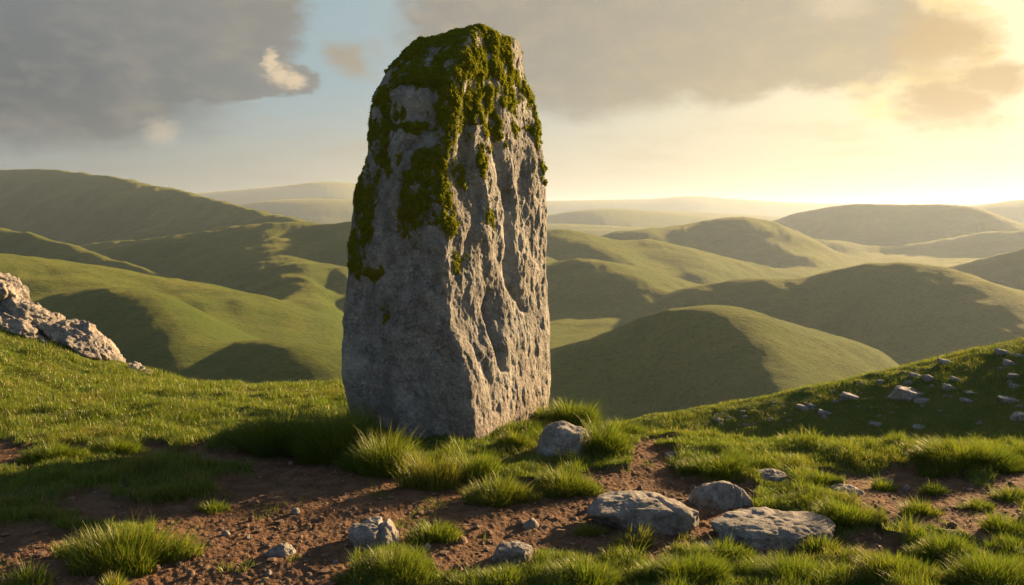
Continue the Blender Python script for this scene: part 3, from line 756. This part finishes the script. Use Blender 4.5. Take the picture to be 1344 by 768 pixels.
# ------------------------------------------------------------------ gravel and clods on the dirt
def gravel():
    n = 8000
    az = rng.uniform(R_(-34), R_(34), n); r = 3.5*np.exp(rng.random(n)*math.log(9.0/3.5))
    x, y = r*np.sin(az), r*np.cos(az); k = dirt_mask(x, y) > .5; x, y, r = x[k], y[k], r[k]; n = len(x)
    z = ground_z(x, y)
    V0, F0 = ico(1); nv = len(V0)
    s = rng.gamma(1.3, .0036, n)+.0025; s = np.minimum(s, .020)
    V = V0[None]*(1+.35*rng.normal(size=(n, nv, 1)).clip(-1, 1))*s[:, None, None]*np.stack([rng.uniform(.8, 1.6, n), rng.uniform(.8, 1.5, n), rng.uniform(.4, .8, n)], 1)[:, None, :]
    V = V+np.stack([x, y, z+s*.15], 1)[:, None, :]
    Fa = (F0[None]+(np.arange(n)*nv)[:, None, None]).reshape(-1, 3)
    tag(mesh('gravel', V.reshape(-1, 3), [Fa], M_pebble, smooth=False), kind='stuff')
gravel()

# ------------------------------------------------------------------ grass
def blades(x, y, z, h, w, lean, dirn, tint):
    """curved tapering blades: 7 verts each"""
    n = len(x); base = np.stack([x, y, z], 1)
    dv = np.stack([np.cos(dirn), np.sin(dirn), np.zeros(n)], 1)
    sa = dirn+math.pi/2+rng.normal(size=n)*.7; sv = np.stack([np.cos(sa), np.sin(sa), np.zeros(n)], 1)
    up = np.array([0, 0, 1.0]); out = []
    for t, ww in ((0, 1), (.38, .85), (.74, .5), (1, 0)):
        p = base+dv*(lean*h*(t**1.9))[:, None]+up*(h*(t-.30*lean*t*t))[:, None]
        if ww: out += [p-sv*(w*ww/2)[:, None], p+sv*(w*ww/2)[:, None]]
        else: out.append(p)
    V = np.stack(out, 1).reshape(-1, 3)
    b0 = (np.arange(n)*7)[:, None]
    q = np.vstack([b0+np.array([[0, 1, 3, 2]]), b0+np.array([[2, 3, 5, 4]])]); t3 = b0+np.array([[4, 5, 6]])
    return V, q, t3, np.repeat(tint, 7)
def blades_obj(name, x, y, z, h, w, lean, dirn, tint, loc=None):
    V, q, t3, ti = blades(x, y, z, h, w, lean, dirn, tint)
    if loc is not None: V = V-np.array(loc)
    return mesh(name, V, [q, t3], M_grass, smooth=True, attrs={'tint': ti}, loc=loc)
def stone_foot(x, y):
    """inside the standing stone's foot"""
    return (((x+.52)/.80)**2+((y-7.1)/.62)**2) < .8
def on_rock(x, y, front=.0):
    k = np.zeros(x.shape, bool)
    for (a, b_, rx, ry) in ROCKPITS: k |= ((x-a)/(rx*.95))**2+((y-b_+front*.5)/(ry*.9+front*.5))**2 < 1
    return k
def turf():
    n = 620000
    az = rng.uniform(R_(-35), R_(35), n); r = 3.5*np.exp(rng.random(n)**.92*math.log(11.5/3.5))
    x, y = r*np.sin(az), r*np.cos(az)
    d = dirt_mask(x, y)
    cl = fbm(x*1.9, y*2.3, o=3, k=120); c2 = fbm(x*6, y*6, o=2, k=125)
    th = -.20
    k = (d < .5) & (cl+.5*c2 > th-.5*rng.random(n)) & ~stone_foot(x, y)
    k |= (d > .5) & (fbm(x*3.1, y*3.1, o=3, k=130) > .28) & (rng.random(n) < .4) & ~stone_foot(x, y)
    k &= ~on_rock(x, y, .10)
    x, y, r, cl, c2, d = x[k], y[k], r[k], cl[k], c2[k], d[k]; n = len(x)
    z = ground_z(x, y)-.004
    c3 = fbm(x*3.6, y*4.6, o=2, k=128)
    h = (.026+.050*sst(cl, -.25, .55)+.065*sst(c3, .02, .5)+.02*c2)*rng.uniform(.5, 1.35, n); h = np.where(d > .5, h*.5, h)
    h *= np.where(y > 9.2, .8, 1)
    w = .0026*(.5+r/7)*rng.uniform(.7, 1.4, n)
    tint = np.clip(.45+.5*cl+rng.normal(size=n)*.22, 0, 1)
    tint = np.where(rng.random(n) < .035, .99, np.minimum(tint, .9))
    tag(blades_obj('grass', x, y, z, np.maximum(h, .012), w, rng.uniform(.1, .9, n), rng.uniform(0, 6.283, n), tint),
        kind='stuff')
    # the same turf beside and nearer than the picture's edge
    n = 170000
    az = rng.uniform(R_(-80), R_(80), n); r = 1.0+rng.random(n)**.6*6.5
    x, y = r*np.sin(az), r*np.cos(az); k = ((np.abs(az) > R_(35)) | (r < 3.5)) & (dirt_mask(x, y) < .5)
    x, y, r = x[k], y[k], r[k]; n = len(x)
    tag(blades_obj('verge_grass', x, y, ground_z(x, y)-.004, (.03+.07*sst(fbm(x*3, y*3, o=2, k=128), -.1, .5))*rng.uniform(.5, 1.3, n), .005*rng.uniform(.7, 1.3, n),
        rng.uniform(.1, .9, n), rng.uniform(0, 6.283, n), np.clip(.45+rng.normal(size=n)*.22, 0, .9)), kind='stuff')
    # shorter, coarser turf of the slopes
    n = 420000
    az = rng.uniform(R_(-35), R_(35), n); r = 9.5*np.exp(rng.random(n)**.8*math.log(24/9.5))
    x, y = r*np.sin(az), r*np.cos(az); z = ground_z(x, y)
    vis = (CH-z)/y < .30
    g = fbm(x*1.2, y*1.2, o=3, k=140)
    k = vis & (g > -.35); x, y, z, r, g = x[k], y[k], z[k], r[k], g[k]; n = len(x)
    h = (.035+.05*sst(g, -.2, .5))*rng.uniform(.5, 1.3, n)
    tint = np.where(rng.random(n) < .04, .99, np.clip(.45+.6*g+rng.normal(size=n)*.2, 0, .9))
    tag(blades_obj('slope_grass', x, y, z-.004, h, .0016*r/4*rng.uniform(.7, 1.4, n), rng.uniform(.2, .9, n), rng.uniform(0, 6.283, n), tint), kind='stuff')
turf()
def tuft(px, py, wpx, hpx, label, dens=1.0, lean=.55, seed=0, asp=.55, dry=.03, name='grass_tuft', group=None):
    """a clump: centre column, foot row, width and height in photo pixels"""
    global rng
    rng = np.random.default_rng(1000+seed)
    x0, y0, z0 = hit(px, py)
    w = wpx/F*y0; h = hpx/F*y0; rx = w*.40; ry = max(rx*asp, .04)
    yc = y0+ry*.8; xc = x0*yc/y0
    n = int(min(11000, max(350, rx*ry*3.14*26000*dens/(.5+.5*yc/5))))
    th = rng.uniform(0, 6.283, n); q = np.sqrt(rng.random(n))
    wob = 1+.22*np.sin(th*3+seed)+.14*np.sin(th*5+seed*2.1)
    ox, oy = q*np.cos(th)*rx*wob, q*np.sin(th)*ry*wob
    x, y = xc+ox, yc+oy; k = ~stone_foot(x, y) & ~on_rock(x, y); x, y, ox, oy, q = x[k], y[k], ox[k], oy[k], q[k]; n = len(x)
    z = ground_z(x, y)-.005
    mod = .75+.5*fbm(x*7, y*7, o=2, k=150)
    hh = h*(.88 if py > 735 and px > 300 else 1.0)*(1-.55*q**2)*rng.uniform(.55, 1.12, n)*mod
    long = rng.random(n) < .03; hh = np.where(long, hh*1.35, hh)
    dirn = np.arctan2(oy, ox)+rng.normal(size=n)*.7
    ln = lean*(.35+.9*q)*rng.uniform(.5, 1.4, n)
    tint = np.clip(.5+rng.normal(size=n)*.24, 0, .9); tint = np.where(rng.random(n) < dry, .99, tint)
    o = blades_obj(name, x, y, z, np.maximum(hh, .015), .0034*(.45+yc/8)*rng.uniform(.7, 1.4, n), ln, dirn, tint, loc=(xc, yc, float(z.min())))
    tag(o, label, 'grass tuft', group)
T_ = [
 (160,748,205,66,'broad bushy grass tuft, sunlit on the dirt in the lower left corner',1.0,.5,.08),
 (652,664,112,48,'low rounded bright grass tuft on the dirt in front of the standing stone',1.2,.7,.02),
 (742,650,104,46,'full bright grass tuft below the pale domed boulder',1.1,.7,.02),
 (570,712,90,42,'small grass tuft on the dirt right of the grooved boulder',1.0,.6,.02),
 (566,640,92,84,'tall wispy dark grass tuft at the front foot of the standing stone',.7,.45,.08),
 (620,632,90,66,'dark grass tuft right of the tall wispy one at the stone foot',.8,.6,.04),
 (505,624,120,78,'shaded grass tuft at the front left foot of the standing stone',.9,.6,.02),
 (440,606,130,92,'wide shaded grass tuft at the left corner of the standing stone',1.0,.7,.02),
 (372,594,124,88,'leftmost shaded grass mound beside the standing stone',1.0,.8,.02),
 (676,590,60,36,'shaded grass tuft between the stone corner and the pale domed boulder',1.0,.6,.03),
 (790,600,90,70,'tall sunlit grass tuft right of the pale domed boulder',1.1,.6,.02),
 (332,588,74,48,'low shaded grass tuft at the far left end of the dark grass round the stone',1.0,.8,.02),
 (470,582,90,60,'shaded grass tuft pressed against the left face of the standing stone',1.0,.5,.02),
 (748,560,90,52,'sunlit grass tuft behind the pale domed boulder against the stone',1.0,.6,.02),
 (812,572,70,40,'low sunlit grass tuft at the plateau edge right of the stone',1.0,.8,.02),
 (1265,622,185,46,'long grass bank at the right, tallest grass on the right side',1.0,.7,.02),
 (1210,676,62,34,'round grass tuft on bare earth right of the slabs',1.0,.7,.03),
 (1226,647,42,26,'little spiky grass tuft behind the round one on the right earth',.8,.5,.03),
 (1284,668,58,22,'low grass tuft nearer the right edge on bare earth',1.0,.8,.03),
 (1326,656,60,26,'grass tuft touching the right picture edge above the earth',1.0,.7,.03),
 (1316,702,70,36,'loose grass tuft at the right edge above the bottom bank',.8,.6,.03),
 (1158,640,38,26,'small grass tuft behind the low pale domed rock',1.0,.6,.03),
 (1108,694,110,44,'bright grass tuft at the right end of the wide slab',1.0,.7,.02),
 (1060,672,100,30,'flat grass tuft behind the wide slab',1.0,.8,.02),
 (1078,642,84,24,'grass tuft left of the low pale domed rock',1.0,.8,.02),
 (945,626,150,34,'long low grass tuft behind the rounded boulder',1.0,.8,.02),
 (830,716,66,44,'spiky grass tuft hugging the front of the left slab',.8,.5,.03),
 (772,698,50,24,'small grass tuft at the left end of the left slab',.9,.6,.03),
 (1075,724,70,34,'grass tuft at the front right of the wide slab',.9,.6,.03),
 (36,772,90,44,'sparse spiky grass tuft cut by the bottom left corner',.5,.4,.10),
 (150,775,40,34,'few dry grass stems at the bottom edge below the broad tuft',.4,.4,.3),
 (280,666,56,24,'small shaded grass tuft on the shadowed earth',.9,.7,.02),
 (225,655,80,26,'flat shaded grass tuft left of the small one on shadowed earth',.9,.8,.02),
 (68,608,96,36,'sunlit grass tuft at the left just above the big shadow edge',1.0,.8,.02),
 (150,594,90,28,'sunlit grass tuft beside the shadow edge in the left meadow',1.0,.8,.02),
 (515,775,150,56,'bottom edge grass tuft below the grooved boulder',1.0,.6,.02),
 (660,775,90,36,'short grass tuft at the bottom edge under the low tan rock',.9,.7,.02),
 (770,778,130,52,'bottom edge grass tuft left of the slabs',1.0,.6,.02),
 (900,776,150,62,'bottom edge grass tuft below the two slabs',1.0,.6,.02),
 (1045,772,130,52,'bottom edge grass tuft below the wide slab',1.0,.6,.02),
 (1175,775,140,56,'bottom edge grass tuft on the lower right',1.0,.6,.02),
 (1300,776,150,66,'thick grass tuft in the lower right corner',1.0,.6,.02),
 (1240,740,110,42,'grass tuft above the lower right corner one',1.0,.7,.02),
 (950,740,110,40,'grass tuft in front of the gap between the slabs',1.0,.7,.02),
]
for i, (px, py, w, h, lab, dn, ln, dr) in enumerate(T_):
    tuft(px, py, w, h, lab, dn, ln, seed=i, dry=dr)
